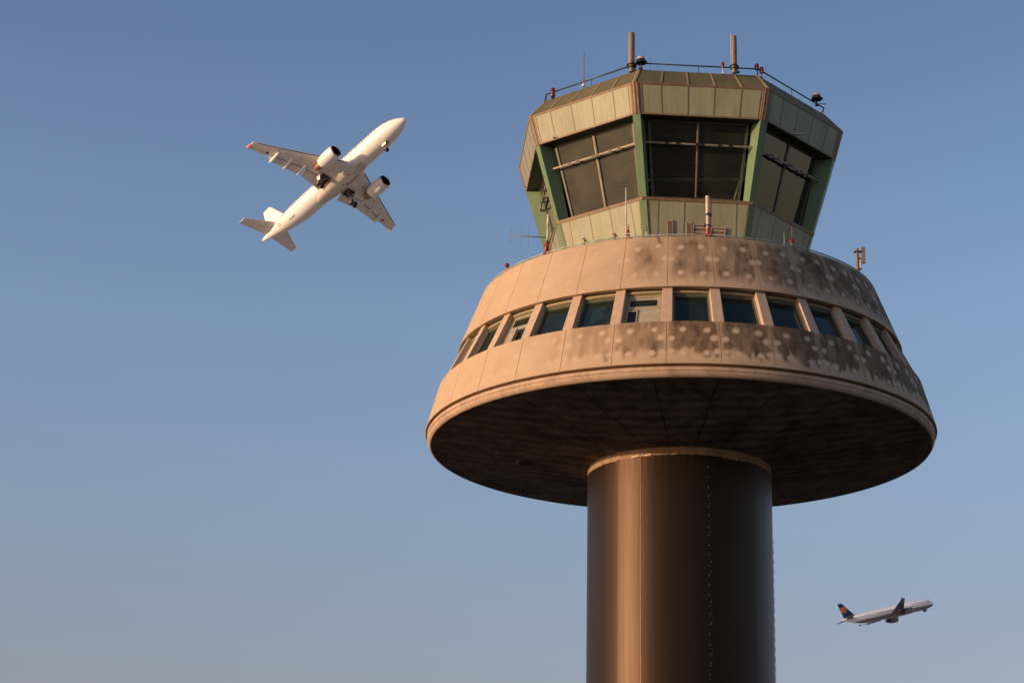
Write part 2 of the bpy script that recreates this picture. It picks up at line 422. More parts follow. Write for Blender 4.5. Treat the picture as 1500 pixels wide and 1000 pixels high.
# --- window band: param point on the sloping band
B0 = Vector((8.53, 24.425)); B1 = Vector((7.80, 25.845)); BN = Vector((B1.y-B0.y, B0.x-B1.x)).normalized()
def bp(a, t, d):
    q = B0 + (B1-B0)*t - BN*d
    return pol(a, q.x, q.y)
def bbox(mb, a0, a1, t0, t1, d0, d1, ns=1):
    for i in range(ns):
        x0 = a0+(a1-a0)*i/ns; x1 = a0+(a1-a0)*(i+1)/ns
        mb.hexa([bp(x0, t0, d0), bp(x1, t0, d0), bp(x1, t1, d0), bp(x0, t1, d0), bp(x0, t0, d1), bp(x1, t0, d1), bp(x1, t1, d1), bp(x0, t1, d1)])
mbp = MB(); bbox(mbp, -1.2, 1.2, 0, 1, 0, .34); pier0 = mbp.build('pier', M['pier'], tower, bevel=.012)
pier0.rotation_euler.z = R_(J0)
for k in range(1, NJ):
    c = pier0.copy(); col.objects.link(c); c.parent = tower; c.rotation_euler.z = R_(J0 + JS*k)
# lintel ledge above the windows (one ring)
wl, wr = 1.2, JS-1.2
def window_parts(kind):
    f = MB()       # outer beige frame
    D0, D1 = .15, .34
    bbox(f, wl, wr, .93, 1.0, .13, D1, 3)
    bbox(f, wl, wr, .0, .035, .17, D1, 3)
    bbox(f, wl, wl+.3, .035, .93, D0+.03, D1); bbox(f, wr-.3, wr, .035, .93, D0+.03, D1)
    s = MB()       # inner sash
    x0, x1 = wl+.3, wr-.3
    bbox(s, x0, x1, .86, .93, .21, .30); bbox(s, x0, x1, .035, .095, .21, .30)
    bbox(s, x0, x0+.35, .095, .86, .21, .30); bbox(s, x1-.35, x1, .095, .86, .21, .30)
    if kind in ('blind', 'open'):
        bbox(s, x0+.35, x1-.35, .53, .575, .225, .29)
        bbox(s, x0+3.0, x0+3.25, .095, .53, .225, .29)
    p = MB(); bbox(p, x0+.30, x1-.30, .09, .865, .25, .262)
    return f, s, p
cache = {}
def add_window(k, kind):
    if kind not in cache:
        f, s, p = window_parts(kind)
        fo = f.build('window', M['frame'], tower)
        so = s.build('sash', M['frame'] if kind in ('blind', 'open') else M['frame_dark'], fo)
        po = p.build('pane', M['pane'], fo)
        objs = [so, po]
        x0, x1 = wl+.3, wr-.3
        if kind == 'blind':
            b = MB(); bbox(b, x0+3.25, x1-.35, .095, .53, .232, .246, 1); bbox(b, x0+.35, x0+.75, .575, .86, .235, .246); bbox(b, x1-.95, x1-.35, .575, .86, .235, .246); bbox(b, x0+.75, x1-.95, .80, .86, .235, .246); bbox(b, x0+.35, x1-.35, .575, .62, .235, .246); objs.append(b.build('blind', M['blind'], fo))
            b = MB(); bbox(b, x0+.35, x0+2.9, .10, .14, .20, .235); bbox(b, x0+.35, x0+2.9, .46, .50, .20, .235)
            bbox(b, x0+.35, x0+.62, .14, .46, .20, .235); bbox(b, x0+2.63, x0+2.9, .14, .46, .20, .235); objs.append(b.build('vent_sash', M['frame'], fo))
        if kind == 'open':
            b = MB(); bbox(b, x0+.36, x0+2.6, .10, .52, .235, .246); bbox(b, x0+.36, x0+.9, .58, .86, .235, .246); bbox(b, x0+.9, x1-.36, .58, .64, .235, .246); objs.append(b.build('blind', M['blind'], fo))
            b = MB(); bbox(b, x0+3.6, x0+4.3, .10, .50, .12, .24); objs.append(b.build('vent_sash', M['frame'], fo))
        if kind == 'green_strips':  # diagonal pale green strips just behind the pane
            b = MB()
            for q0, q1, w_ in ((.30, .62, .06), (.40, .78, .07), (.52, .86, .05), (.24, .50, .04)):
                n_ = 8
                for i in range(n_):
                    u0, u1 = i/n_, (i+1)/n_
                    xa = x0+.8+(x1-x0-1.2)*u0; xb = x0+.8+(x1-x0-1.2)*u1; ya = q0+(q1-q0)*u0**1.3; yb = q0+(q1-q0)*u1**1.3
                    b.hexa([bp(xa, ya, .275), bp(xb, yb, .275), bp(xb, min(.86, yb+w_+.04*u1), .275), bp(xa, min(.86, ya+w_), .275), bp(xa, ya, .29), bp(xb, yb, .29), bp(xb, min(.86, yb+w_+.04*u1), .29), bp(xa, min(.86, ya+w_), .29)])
            objs.append(b.build('green_strips', M['green_strips'], fo, recalc=False))
        cache[kind] = (fo, objs); fo.rotation_euler.z = R_(J0+JS*k); return
    fo, objs = cache[kind]
    c = fo.copy(); col.objects.link(c); c.parent = tower; c.rotation_euler.z = R_(J0+JS*k)
    for o in objs:
        d = o.copy(); col.objects.link(d); d.parent = c
for k in range(NJ):
    kk = k if k < 16 else k-32
    add_window(k, {-1: 'blind', -4: 'open', -2: 'green_strips'}.get(kk, 'plain'))

# ------------------------------------------------------------------ octagonal cab
A0 = -13.853
def vtx(k, r, z): return pol(A0 + 45*k, r, z)
LV = {'B': (4.32, 27.92), 'W': (5.015, 30.22), 'V': (5.855, 32.96), 'U': (6.165, 34.03), 'T': (5.495, 34.79)}
def onface(k, s, t, d, lo='W', hi='V'):
    (r0, z0), (r1, z1) = LV[lo], LV[hi]
    r = r0+(r1-r0)*t; z = z0+(z1-z0)*t
    p = vtx(k, r, z)*(1-s) + vtx(k+1, r, z)*s
    a = R_(A0 + 45*k + 22.5); sl = (r1-r0)*cos(R_(22.5)); h = z1-z0
    nrm = Vector((sin(a)*h, -cos(a)*h, -sl)).normalized()
    return p - nrm*d
def fbox(mb, k, s0, s1, t0, t1, d0, d1, lo='W', hi='V'):
    F = lambda s, t, d: onface(k, s, t, d, lo, hi)
    mb.hexa([F(s0, t0, d0), F(s1, t0, d0), F(s1, t1, d0), F(s0, t1, d0), F(s0, t0, d1), F(s1, t0, d1), F(s1, t1, d1), F(s0, t1, d1)])
def wbox(mb, k, s0, s1, t0, t1, d0, d1):
    F = lambda s, t, d: onface(k, s, t, d)
    mb.hexa([F(s0, t0, d0), F(s1, t0, d0), F(s1, t1, d0), F(s0, t1, d0), F(s0, t0, d1), F(s1, t0, d1), F(s1, t1, d1), F(s0, t1, d1)])
def uvface(o, k):
    me = o.data; uvl = me.uv_layers.new(name='UVMap'); a = R_(A0+45*k+22.5); ax = Vector((cos(a), sin(a), 0))
    for l in me.loops:
        p = me.vertices[l.vertex_index].co; uvl.data[l.index].uv = (p.dot(ax), p.z)

for k in range(8):
    # fascia
    m = MB(); fbox(m, k, .035, .965, .02, .98, 0.0, .06, 'V', 'U')
    fa = m.build('fascia_panel', M['panel'], tower); uvface(fa, k)
    m = MB()
    fbox(m, k, .0, 1, .94, 1.0, -.015, .10, 'V', 'U'); fbox(m, k, 0, 1, 0, .05, -.012, .10, 'V', 'U')
    fbox(m, k, .0, .038, .05, .94, -.012, .08, 'V', 'U'); fbox(m, k, .962, 1, .05, .94, -.012, .08, 'V', 'U')
    m.build('fascia_trim', M['trim'], fa)
    for s_ in (.2, .4, .6, .8, .055, .945):
        m = MB(); fbox(m, k, s_-.003, s_+.003, .051, .939, -.008, .05, 'V', 'U'); m.build('joint_strip', M['trim'], fa)
    # roof slope
    m = MB(); m.hexa([vtx(k, 6.15, 34.035), vtx(k+1, 6.15, 34.035), vtx(k+1, 5.495, 34.79), vtx(k, 5.495, 34.79),
                      vtx(k, 5.6, 33.98), vtx(k+1, 5.6, 33.98), vtx(k+1, 5.2, 34.7), vtx(k, 5.2, 34.7)])
    rs = m.build('roof_slope', M['roof'], tower)
    for a_, b_ in ((.194, .206), (.394, .406), (.594, .606), (.794, .806), (.0, .014), (.986, 1)):
        m = MB(); fbox(m, k, a_, b_, .0, 1, -.015, .03, 'U', 'T'); m.build('roof_seam', M['seamlight'], rs)
    # underside between fascia foot and glass, coloured black as its shade
    m = MB(); m.hexa([vtx(k, 5.84, 32.965), vtx(k+1, 5.84, 32.965), vtx(k+1, 5.84, 33.05), vtx(k, 5.84, 33.05),
                      vtx(k, 5.1, 32.965), vtx(k+1, 5.1, 32.965), vtx(k+1, 5.1, 33.05), vtx(k, 5.1, 33.05)])
    m.build('eave_soffit', M['black'], tower)
    # window
    sm = .10
    m = MB(); GD = .46
    wbox(m, k, sm, .9, -.02, .03, GD-.04, GD+.10); wbox(m, k, sm, .9, .94, 1.0, GD-.04, GD+.10)
    wbox(m, k, sm, sm+.02, .03, .94, GD-.04, GD+.08); wbox(m, k, .88, .9, .03, .94, GD-.04, GD+.08)
    w = m.build('cab_window', M['frame_dark'], tower)
    m = MB(); wbox(m, k, .490, .499, .03, .94, GD-.06, GD-.004); m.build('mullion', M['bar'], w)
    m = MB(); wbox(m, k, .4995, .509, .03, .94, GD-.05, GD-.004); m.build('mullion', M['frame_dark'], w)
    m = MB(); wbox(m, k, sm+.018, .882, .025, .945, GD, GD+.012); m.build('pane', M['dusty_lit_pane'] if k in (6, 7) else M['cabpane'], w)
    m = MB(); wbox(m, k, .055, .945, .664, .684, .23, .29); sb = m.build('washing_rail', M['bar'], w)
    for s_ in (.24, .33, .49, .53, .67, .76):
        m = MB(); wbox(m, k, s_-.014, s_+.014, .655, .692, .215, .229); wbox(m, k, s_-.006, s_+.006, .669, .681, .291, GD-.002)
        m.build('rail_bracket', M['black'], sb)
    m = MB(); wbox(m, k, sm+.02, .88, .655, .667, GD-.035, GD-.005); m.build('transom', M['black'], w)
    # sill panel
    m = MB(); fbox(m, k, .03, .97, 0, .965, 0, .06, 'B', 'W')
    sp = m.build('sill_panel', M['panel'], tower); uvface(sp, k)
    m = MB(); fbox(m, k, .0, 1, .955, 1.0, -.02, .62, 'B', 'W'); fbox(m, k, .03, .045, 0, .955, -.012, .08, 'B', 'W'); fbox(m, k, .955, .97, 0, .955, -.012, .08, 'B', 'W')
    m.build('sill_trim', M['trim'], sp)
    m = MB()
    for i in (-2, -1, 0, 1):
        # joints keep their spacing all the way down, so positions are in metres from the middle
        x = (i+.5)*.905
        vs = []
        for t in (0, .955):
            r = LV['B'][0]+(LV['W'][0]-LV['B'][0])*t; L_ = 2*r*sin(R_(22.5))
            vs.append(.5 + x/L_)
        F = lambda s, t, d: onface(k, s, t, d, 'B', 'W')
        e = .0025
        if abs(vs[0]-.5) < .45:
            m.hexa([F(vs[0]-e, 0, -.008), F(vs[0]+e, 0, -.008), F(vs[1]+e, .955, -.008), F(vs[1]-e, .955, -.008),
                    F(vs[0]-e, 0, .03), F(vs[0]+e, 0, .03), F(vs[1]+e, .955, .03), F(vs[1]-e, .955, .03)])
            m.build('joint_strip', M['trim'], sp); m = MB()
    # corner column: flange and web in one green
    m = MB()
    def cs(lv, wv, dep):
        r, z = LV[lv]; L_ = 2*r*sin(R_(22.5)); e = wv/L_
        O = vtx(k, r-.022, z); ax = Vector((-O.x, -O.y, 0)).normalized(); tg = Vector((-ax.y, ax.x, 0))*wv
        return [O+tg, O-tg, O-tg + ax*dep, O+tg + ax*dep]
    m.loft([cs('B', .11, .3), cs('W', .125, .42), cs('V', .14, .64)], caps=True, smooth=False)
    cobj = m.build('column', M['green'], tower)
    m = MB(); r_, z_ = LV['V']
    ring = []
    for lv in ('V', 'U'):
        r, z = LV[lv]; L_ = 2*r*sin(R_(22.5)); e = .11/L_; 
        zz = z+(.004 if lv == 'V' else -.004); O = vtx(k, r-.012, zz); ax = Vector((-O.x, -O.y, 0)).normalized(); tg = Vector((-ax.y, ax.x, 0))*.115
        ring.append([O+tg, O-tg, O-tg+ax*.1, O+tg+ax*.1])
    m.loft(ring, smooth=False); m.build('corner_trim', M['trim'], tower)

for k in (2, 3, 4, 5):
    m = MB(); fbox(m, k, .09, .91, (.20 if k != 2 else .34), .97, .56, .57); m.build('sun_blind', M['sunblind'], tower)
# roof deck, ceiling, floor, interior furniture of the cab
def octa(r, z): return [vtx(k, r, z) for k in range(8)]
m = MB(); m.loft([octa(5.30, 34.70), octa(5.30, 34.775)], smooth=False); m.build('roof_deck', M['roof'], tower)
m = MB(); m.loft([octa(5.2, 33.06), octa(5.2, 33.2)], smooth=False); m.build('ceiling', mat('cab_ceiling', (.16, .16, .14), .8, noise_scale=2, var=.3), tower)
m = MB()
for j in range(-3, 4): m.box((0, j*1.2, 33.03), (4.4, .05, .03))
m.build('ceiling_rib', mat('ceiling_rib_metal', (.5, .48, .42), .6, noise_scale=2, var=.2), bpy.data.objects['ceiling'])
m = MB(); m.loft([octa(4.6, 29.3), octa(4.6, 29.4)], smooth=False); m.build('cab_floor', M['inside'], tower)
m = MB(); m.box((.3, 1.0, 30.6), (.7, .7, 1.2)); m.box((-1.3, -.6, 30.0), (.9, .35, .55)); m.box((1.6, -1.7, 29.95), (.8, .3, .5))
m.build('console', M['inside'], tower)

M['post'] = mat('pale_added_post', (.5, .5, .42), .6, noise_scale=3, var=.15)  # pale posts and bar added to imitate faint reflections in the glass
for p0, p1, r_ in (((1.6, -2.9, 29.5), (2.75, -3.3, 33.0), .07), ((-2.3, -2.6, 29.5), (-2.9, -2.9, 33.0), .06), ((3.3, -.6, 29.5), (4.0, -.3, 33.0), .07)):
    MB().tube([p0, p1], r_, 8).build('added_post', M['post'], tower)
m = MB(); m.box((0, -2.6, 31.75), (2.6, .05, .05)); m.build('added_bar', M['post'], tower)
# vent grilles on the front sill
sp0 = [o for o in tower.children if o.name.startswith('sill_panel')][0]
M['pale_frame'] = mat('pale_grille_frame', (.42, .34, .25), .5, noise_scale=5, var=.15)
def grille(s0, s1, t0, t1, slats, mt):
    m = MB(); F = 'B', 'W'
    if slats:
        e = .0055; et = .02
        fbox(m, 0, s0, s1, t1-et, t1, -.05, .01, *F); fbox(m, 0, s0, s0+e, t0, t1-et, -.05, .01, *F); fbox(m, 0, s1-e, s1, t0, t1-et, -.05, .01, *F)
        n_ = slats
        for i in range(n_):
            tt = t0 + (t1-et-t0)*(i+.3)/n_; fbox(m, 0, s0+e, s1-e, tt, tt+.03, -.03, .01, *F)
        b = MB(); fbox(b, 0, s0+e, s1-e, t0, t1-et, -.012, .005, *F)
    else:
        fbox(m, 0, s0, s1, t1-.02, t1, -.035, .0, *F); fbox(m, 0, s0, s0+.006, t0, t1-.02, -.035, 0, *F); fbox(m, 0, s1-.006, s1, t0, t1-.02, -.035, 0, *F)
        b = MB(); fbox(b, 0, s0+.006, s1-.006, t0, t1-.02, -.03, .005, *F)
    o = m.build('vent_grille', mt, sp0); b.build('louvre', M['louvre'], o)
for args in [(.215, .272, .38, .678, 0), (.40, .45, .38, .66, 0), (.462, .605, .36, .635, 4), (.635, .778, .34, .60, 4)]:
    grille(*args[:4], args[4], M['pale_frame'])

# railings
m = MB(); zr = 35.04; rr = 5.50
pts = [vtx(k, rr, zr) for k in range(9)]
for k in range(8): m.tube([pts[k], pts[k+1]], .026, 8)
for k in range(8):
    m.tube([vtx(k, rr, zr), vtx(k, rr-.05, 34.76)], .014, 6)
    mid = (vtx(k, rr, zr)+vtx(k+1, rr, zr))/2; m.tube([mid, mid - Vector((0, 0, .27))], .012, 6)
m.build('roof_railing', M['rail'], tower)
m = MB(); segs = 144
for i in range(segs):
    a = i*360/segs
    m.tube([pol(a, 7.07, 27.95), pol(a+360/segs, 7.07, 27.95)], .026, 8, caps=False)
for i in range(40): m.tube([pol(i*9+4, 7.06, 27.98), pol(i*9+4, 7.05, 27.85)], .016, 6)
m.build('parapet_railing', M['tealrail'], tower)

# ------------------------------------------------------------------ things on the roof
def tube_antenna(loc, h, r, label):
    e = empty('tube_antenna', loc, label, 'antenna', 'thick tube antennas on the cab roof')
    m = MB(); m.lathe([(r*.8, 0), (r*.8, .26)], 20); m.build('mast', M['tube'], e)
    m = MB(); m.lathe([(r*.92, .26), (r, .28), (r, h-.03), (r*.9, h), (0, h+.01)], 24); m.build('radome', M['tube'], e)
    m = MB(); m.lathe([(r*1.2, .16), (r*1.2, .20)], 16); m.lathe([(r*1.25, .27), (r*1.25, .30)], 16)
    m.box((r*1.25, 0, .22), (.035, .03, .06)); m.box((-r*1.2, 0, .25), (.03, .03, .05)); m.box((r*1.2, -.03, .03), (.06, .04, .04)); m.build('clamp', M['black'], e)
    return e
tube_antenna((-1.576, -5.2, 34.77), 1.50, .118, 'thick grey-brown tube antenna on the cab roof, left of the two, beside the domed light')
tb2 = tube_antenna((2.003, -4.97, 34.77), 1.42, .108, 'thick grey-brown tube antenna with a thin rod on its side, right of the two')
m = MB(); m.tube([(-.10, -.06, .3), (-.10, -.06, 1.50)], .012, 6); m.build('rod', M['white'], tb2)

def dome_light(loc, label, arm=False):
    e = empty('dome_light', loc, label, 'roof light', 'domed lights on the cab roof')
    m = MB(); m.lathe([(.0, .52), (.07, .515), (.13, .47), (.145, .40), (.15, .36)], 20); m.build('cover', M['steel'], e)
    m = MB(); m.lathe([(.15, .385), (.165, .36), (.20, .25), (.185, .245), (.13, .30), (0, .30)], 20); m.box((.17, 0, .28), (.05, .04, .04)); m.build('skirt', M['black'], e)
    m = MB(); m.tube([(0, 0, 0), (0, 0, .30)], .03, 8); m.box((0, 0, .03), (.06, .05, .03))
    if arm: m.tube([(.0, 0, .08), (.34, -.05, .04)], .016, 6)
    m.build('post', M['black'], e); return e
dome_light((-1.24, -5.37, 34.77), 'dark skirted dome light with coppery cap beside the left tube antenna')
dome_light((5.03, -2.12, 34.77), 'dark skirted dome light with coppery cap alone at the right edge of the roof', True)

def red_light(loc, h, s, label, post=M['white'], twin=False):
    e = empty('red_obstruction_light', loc, label, 'obstruction light', 'red obstruction lights')
    m = MB(); m.tube([(0, 0, 0), (0, 0, h)], .022, 8); m.box((0, 0, .015), (.05, .05, .015)); m.build('post', post, e)
    m = MB(); m.lathe([(.035*s, h-.02), (.075*s, h+.0), (.078*s, h+.05), (.05*s, h+.07)], 14); m.build('socket', M['louvre'], e)
    m = MB(); m.lathe([(.05*s, h+.071), (.082*s, h+.09), (.085*s, h+.16), (.06*s, h+.215), (0, h+.235)], 14); m.build('lens', M['red'], e)
    if twin:
        m = MB(); m.lathe([(.07*s, h-.13), (.09*s, h-.10), (.085*s, h-.03), (.04*s, h-.021)], 14); m.build('lower_lens', M['red'], e)
    return e
red_light((-4.45, -3.06, 34.77), .20, 1., 'red obstruction light at the left corner of the cab roof', M['black'], True)
red_light((1.613, -4.915, 34.77), .24, .72, 'small slim red obstruction light just left of the right tube antenna')
red_light((2.80, -4.66, 34.77), .27, 1., 'taller of two red lights at the front right corner of the roof')
red_light((2.97, -4.60, 34.77), .16, 1., 'lower of two red lights at the front right corner of the roof', M['pink'])
p = pol(-57.6, 7.02, 27.90); red_light(p, .10, .95, 'red obstruction light alone on the far left of the round parapet', M['redpaint'], True)

def whip(loc, h, r, label, mt=M['white'], base=True, top=0):
    e = empty('whip_antenna', loc, label, 'antenna', 'thin whip antennas')
    m = MB(); m.tube([(0, 0, 0), (0, 0, h)], [r, r*.75], 8)
    if top: m.tube([(0, 0, h), (0, 0, h+top)], .006, 6)
    m.build('rod', mt, e)
    if base:
        m = MB(); m.lathe([(r*2.2, 0), (r*2.2, .08), (r*1.2, .14)], 12); m.tube([(-.14, 0, -.02), (0, 0, .10)], .015, 6); m.build('mount', M['white'], e)
    return e
whip((-3.30, -4.05, 34.77), 1.27, .024, 'pale whip antenna standing mid-way along the left roof edge', M['tube'], True, .1)
whip((-4.33, -3.12, 34.77), .72, .006, 'hair-thin whip beside the red light at the left roof corner', M['tube'], False)
whip((-.93, -5.30, 34.77), .62, .006, 'hair-thin whip just right of the left dome light', M['tube'], False)
whip((3.13, -4.5, 34.77), .62, .006, 'hair-thin whip beside the pair of red lights at the front right roof corner', M['tube'], False)

# ------------------------------------------------------------------ things on the parapet
ZP = 27.90; RP = 7.02
# directional antenna on white mast
e = empty('directional_antenna', pol(-39.2, RP, ZP), 'directional antenna with horizontal boom and upright rods on a braced white mast', 'antenna')
m = MB(); m.tube([(0, 0, .45), (.02, 0, 1.0)], .032, 8); m.tube([(.02, 0, 1.0), (.03, 0, 1.46)], .042, 8); m.build('mast', M['white'], e)
m = MB(); m.tube([(-.04, 0, 0), (-.01, 0, .50)], .045, 8); m.tube([(.04, .02, 0), (.05, .02, .48)], .03, 8); m.box((0, 0, .04), (.12, .07, .03)); m.box((0, 0, .33), (.09, .05, .02)); m.build('foot', M['redpaint'], e)
m = MB(); m.tube([(.06, .02, .4), (.24, .05, 1.02)], .02, 8); m.build('brace', M['trim'], e)
m = MB(); m.tube([(-1.27, 0, .70), (.03, 0, .62)], .018, 8); m.build('boom', M['tube'], e)
for x, h in ((-1.25, .30), (-.87, .40), (-.64, .34), (-.32, .42)):
    m = MB(); zc = .70 - (x+1.27)*.0615; m.tube([(x, 0, zc-h), (x, 0, zc+h)], .0045, 6); m.build('rod', M['tube'], e)
# brackets with cable
def bracket(a, h, label):
    e = empty('small_bracket_antenna', pol(a, RP, ZP+.03), label, 'antenna', 'small bracket antennas')
    m = MB(); m.tube([(0, 0, 0), (0, 0, .24)], .03, 8); m.box((.03, 0, .14), (.05, .03, .025)); m.box((-.05, 0, .20), (.035, .02, .015)); m.build('bracket', M['louvre'], e)
    m = MB(); m.tube([(0, 0, .2), (0, 0, h)], .006, 6); m.build('rod', M['white'], e)
bracket(-26.4, .42, 'small bracket antenna at the left end of the black cable')
bracket(-17.3, .40, 'small bracket antenna at the right end of the black cable')
m = MB(); pts = []
for i in range(25):
    t = i/24; pts.append(pol(-26.4 + 9.1*t, RP-.02, ZP + .18 - .30*(t*(1-t))**.5*(.6+.12*sin(t*9))))
m.tube(pts, .014, 6); tag(m.build('cable', M['black']), 'black cable slung between two small brackets above the parapet', 'cable')
# whip with red mount
e = empty('whip_antenna', pol(-13.7, RP, ZP), 'tall white whip on a red mount, in front of the left sill corner', 'antenna', 'thin whip antennas')
m = MB(); m.tube([(-.05, 0, .5), (-.06, 0, 1.85)], [.024, .018], 8); m.build('rod', M['white'], e)
m = MB(); m.tube([(0, 0, -.02), (0, 0, .42)], .035, 8); m.box((.05, 0, .03), (.11, .05, .03)); m.tube([(.08, 0, 0), (.02, 0, .5)], .018, 6); m.build('mount', M['redpaint'], e)
m = MB(); m.tube([(-.05, 0, .12), (-.05, 0, .56)], .026, 8); m.box((-.02, 0, .36), (.07, .04, .02)); m.box((0, 0, .18), (.08, .04, .02)); m.build('clamp', M['white'], e)
# stub
e = empty('marker_post', pol(-8.5, RP, ZP), 'short white and red post at the parapet before the cab corner', 'post')
m = MB(); m.tube([(0, 0, 0), (0, 0, .22)], .024, 8); m.build('foot', M['white'], e)
m = MB(); m.tube([(0, 0, .22), (0, 0, .42)], .026, 8); m.build('tip', M['redpaint'], e)
m = MB(); m.tube([pol(-6.2, RP+.03, ZP+.06), pol(-5.6, RP+.14, ZP-.02), pol(-4.9, RP+.26, ZP-.30)], .012, 6)
tag(m.build('loose_wire', M['black']), 'short bent black wire hanging over the front of the parapet', 'wire')
# thick banded antenna
e = empty('banded_antenna', pol(8.2, RP, ZP+.02), 'stout pinkish antenna tube with dark bands and red foot at the parapet centre', 'antenna')
m = MB(); m.lathe([(.066, .80), (.072, .82), (.072, 1.42), (.066, 1.44), (0, 1.44)], 16); m.lathe([(.062, .30), (.062, .78)], 16); m.build('radome', M['pink'], e)
m = MB(); m.lathe([(.08, .74), (.08, .81)], 16); m.box((.1, 0, .77), (.03, .04, .05)); m.lathe([(.095, .36), (.095, .40)], 16); m.box((-.1, 0, .40), (.03, .04, .05)); m.build('band', M['black'], e)
m = MB(); m.lathe([(.085, 0), (.085, .05), (.078, .07), (.070, .22), (.066, .30)], 16); m.box((0, -.03, .03), (.10, .06, .025)); m.build('foot', M['redpaint'], e)
# red light with rod, whip
e = red_light(pol(33.0, RP, ZP-.02), .10, 1.15, 'bright red light under a tall thin rod on the right of the parapet', M['redpaint'])
m = MB(); m.tube([(0, 0, .3), (.0, 0, .80)], .010, 6); m.build('rod', M['redpaint'], e)
whip(pol(30.4, RP, ZP-.03), .50, .010, 'short pale whip on a white clamp left of the bright red parapet light', M['pink'], True)
# sector antenna
e = empty('sector_antenna', pol(62.0, RP, ZP-.06), 'sector antenna panel clamped to a rusty pole on the right shoulder of the parapet', 'antenna')
m = MB(); m.tube([(0, 0, 0), (0, 0, .98)], .055, 10); m.build('pole', M['louvre'], e)
m = MB(); m.box((.20, 0, .74), (.07, .045, .30)); m.build('panel', M['tube'], e, bevel=.01)
m = MB(); m.box((.03, 0, .86), (.14, .06, .022)); m.box((.10, 0, .62), (.10, .03, .02)); m.box((.06, 0, .22), (.07, .03, .025)); m.build('clamp', M['black'], e)
m = MB(); m.tube([(.10, 0, .22), (.10, 0, .52)], .035, 8); m.build('cable_box', M['white'], e)

# ------------------------------------------------------------------ aeroplanes
def plane_mats():
    M['pwhite'] = mat('white_aircraft_paint', (.92, .92, .91), .35, noise_scale=.5, var=.05, coat=.3, dirt=(.5, .38, .28), dirt_amt=.22, dirt_scale=.5, stretch=(.25, 1, 1))
    M['pbelly'] = mat('streaked_belly_paint', (.84, .79, .73), .4, noise_scale=.6, var=.08, dirt=(.38, .24, .16), dirt_amt=.75, dirt_scale=.8, stretch=(.2, 1, 1))
    M['pwing'] = mat('grey_wing_paint', (.90, .86, .82), .4, noise_scale=.7, var=.08, dirt=(.42, .30, .22), dirt_amt=.35, dirt_scale=.6)
    M['phot'] = mat('hot_nozzle_metal', (.40, .22, .12), .35, metal=.6, noise_scale=2, var=.3)
    M['pdark'] = mat('dark_intake', (.035, .02, .022), .6, noise_scale=3, var=.3)
    M['tyre'] = mat('tyre_rubber', (.035, .024, .02), .7, noise_scale=3, var=.3)
    M['gear'] = mat('landing_gear_paint', (.55, .44, .36), .4, noise_scale=4, var=.2)
    M['slat'] = mat('slat_edge', (.12, .12, .12), .4, metal=.3, noise_scale=3, var=.3)
    M['lip'] = mat('bare_lip_metal', (.6, .5, .42), .25, metal=.8, noise_scale=3, var=.1)
    M['orange'] = mat('orange_red_tip', (.75, .16, .08), .5, noise_scale=3, var=.1)
    M['cabinwin'] = mat('cabin_window_glass', (.10, .10, .11), .2, noise_scale=3, var=.1)
    M['navy'] = mat('navy_tail_paint', (.012, .022, .062), .3, noise_scale=1, var=.1, coat=.3)
    M['logo'] = mat('tail_logo_orange', (.80, .20, .02), .5, noise_scale=2, var=.08)
    M['logod'] = mat('tail_logo_dark_orange', (.50, .10, .02), .5, noise_scale=2, var=.08)
    M['text'] = mat('navy_lettering', (.02, .03, .09), .5, noise_scale=2, var=.08)
    M['pgrey'] = mat('white_over_grey_paint', (.92, .91, .88), .35, noise_scale=.5, var=.04, coat=.2)
    nt = M['pgrey'].node_tree; N = nt.nodes; L = nt.links; b = N['Principled BSDF']
    src = b.inputs['Base Color'].links[0].from_socket
    tc = N.new('ShaderNodeTexCoord'); sx = N.new('ShaderNodeSeparateXYZ'); L.new(tc.outputs['Object'], sx.inputs[0])
    mr = N.new('ShaderNodeMapRange'); mr.inputs['From Min'].default_value = -1.1; mr.inputs['From Max'].default_value = -.5; L.new(sx.outputs['Z'], mr.inputs['Value'])
    mx = N.new('ShaderNodeMix'); mx.data_type = 'RGBA'; mx.inputs['A'].default_value = (.16, .165, .185, 1); L.new(src, mx.inputs['B']); L.new(mr.outputs[0], mx.inputs['Factor'])
    L.new(mx.outputs['Result'], b.inputs['Base Color'])
plane_mats()

def airfoil(le, chord, th, y, z, twist=0.0, frac0=0., frac1=1., n=9, vert=False):
    """closed section; x grows aft in 'le', returns body points (x fwd negative)"""
    P = []
    def yt(x): return 5*th*(.2969*math.sqrt(max(x, 0)) - .126*x - .3516*x*x + .2843*x**3 - .1036*x**4)
    xs = [frac0 + (frac1-frac0)*(1-cos(pi*i/(n-1)))/2 for i in range(n)]
    for i, x in enumerate(xs): P.append((x, yt(x)+.004))
    for x in reversed(xs): P.append((x, -yt(x)*.85-.004))
    out = []
    for x, t in P:
        xx = le + x*chord; tt = t*chord - twist*(x-.25)*chord
        if vert: out.append(Vector((-xx, y+tt, z)))
        else: out.append(Vector((-xx, y, z+tt)))
    return out

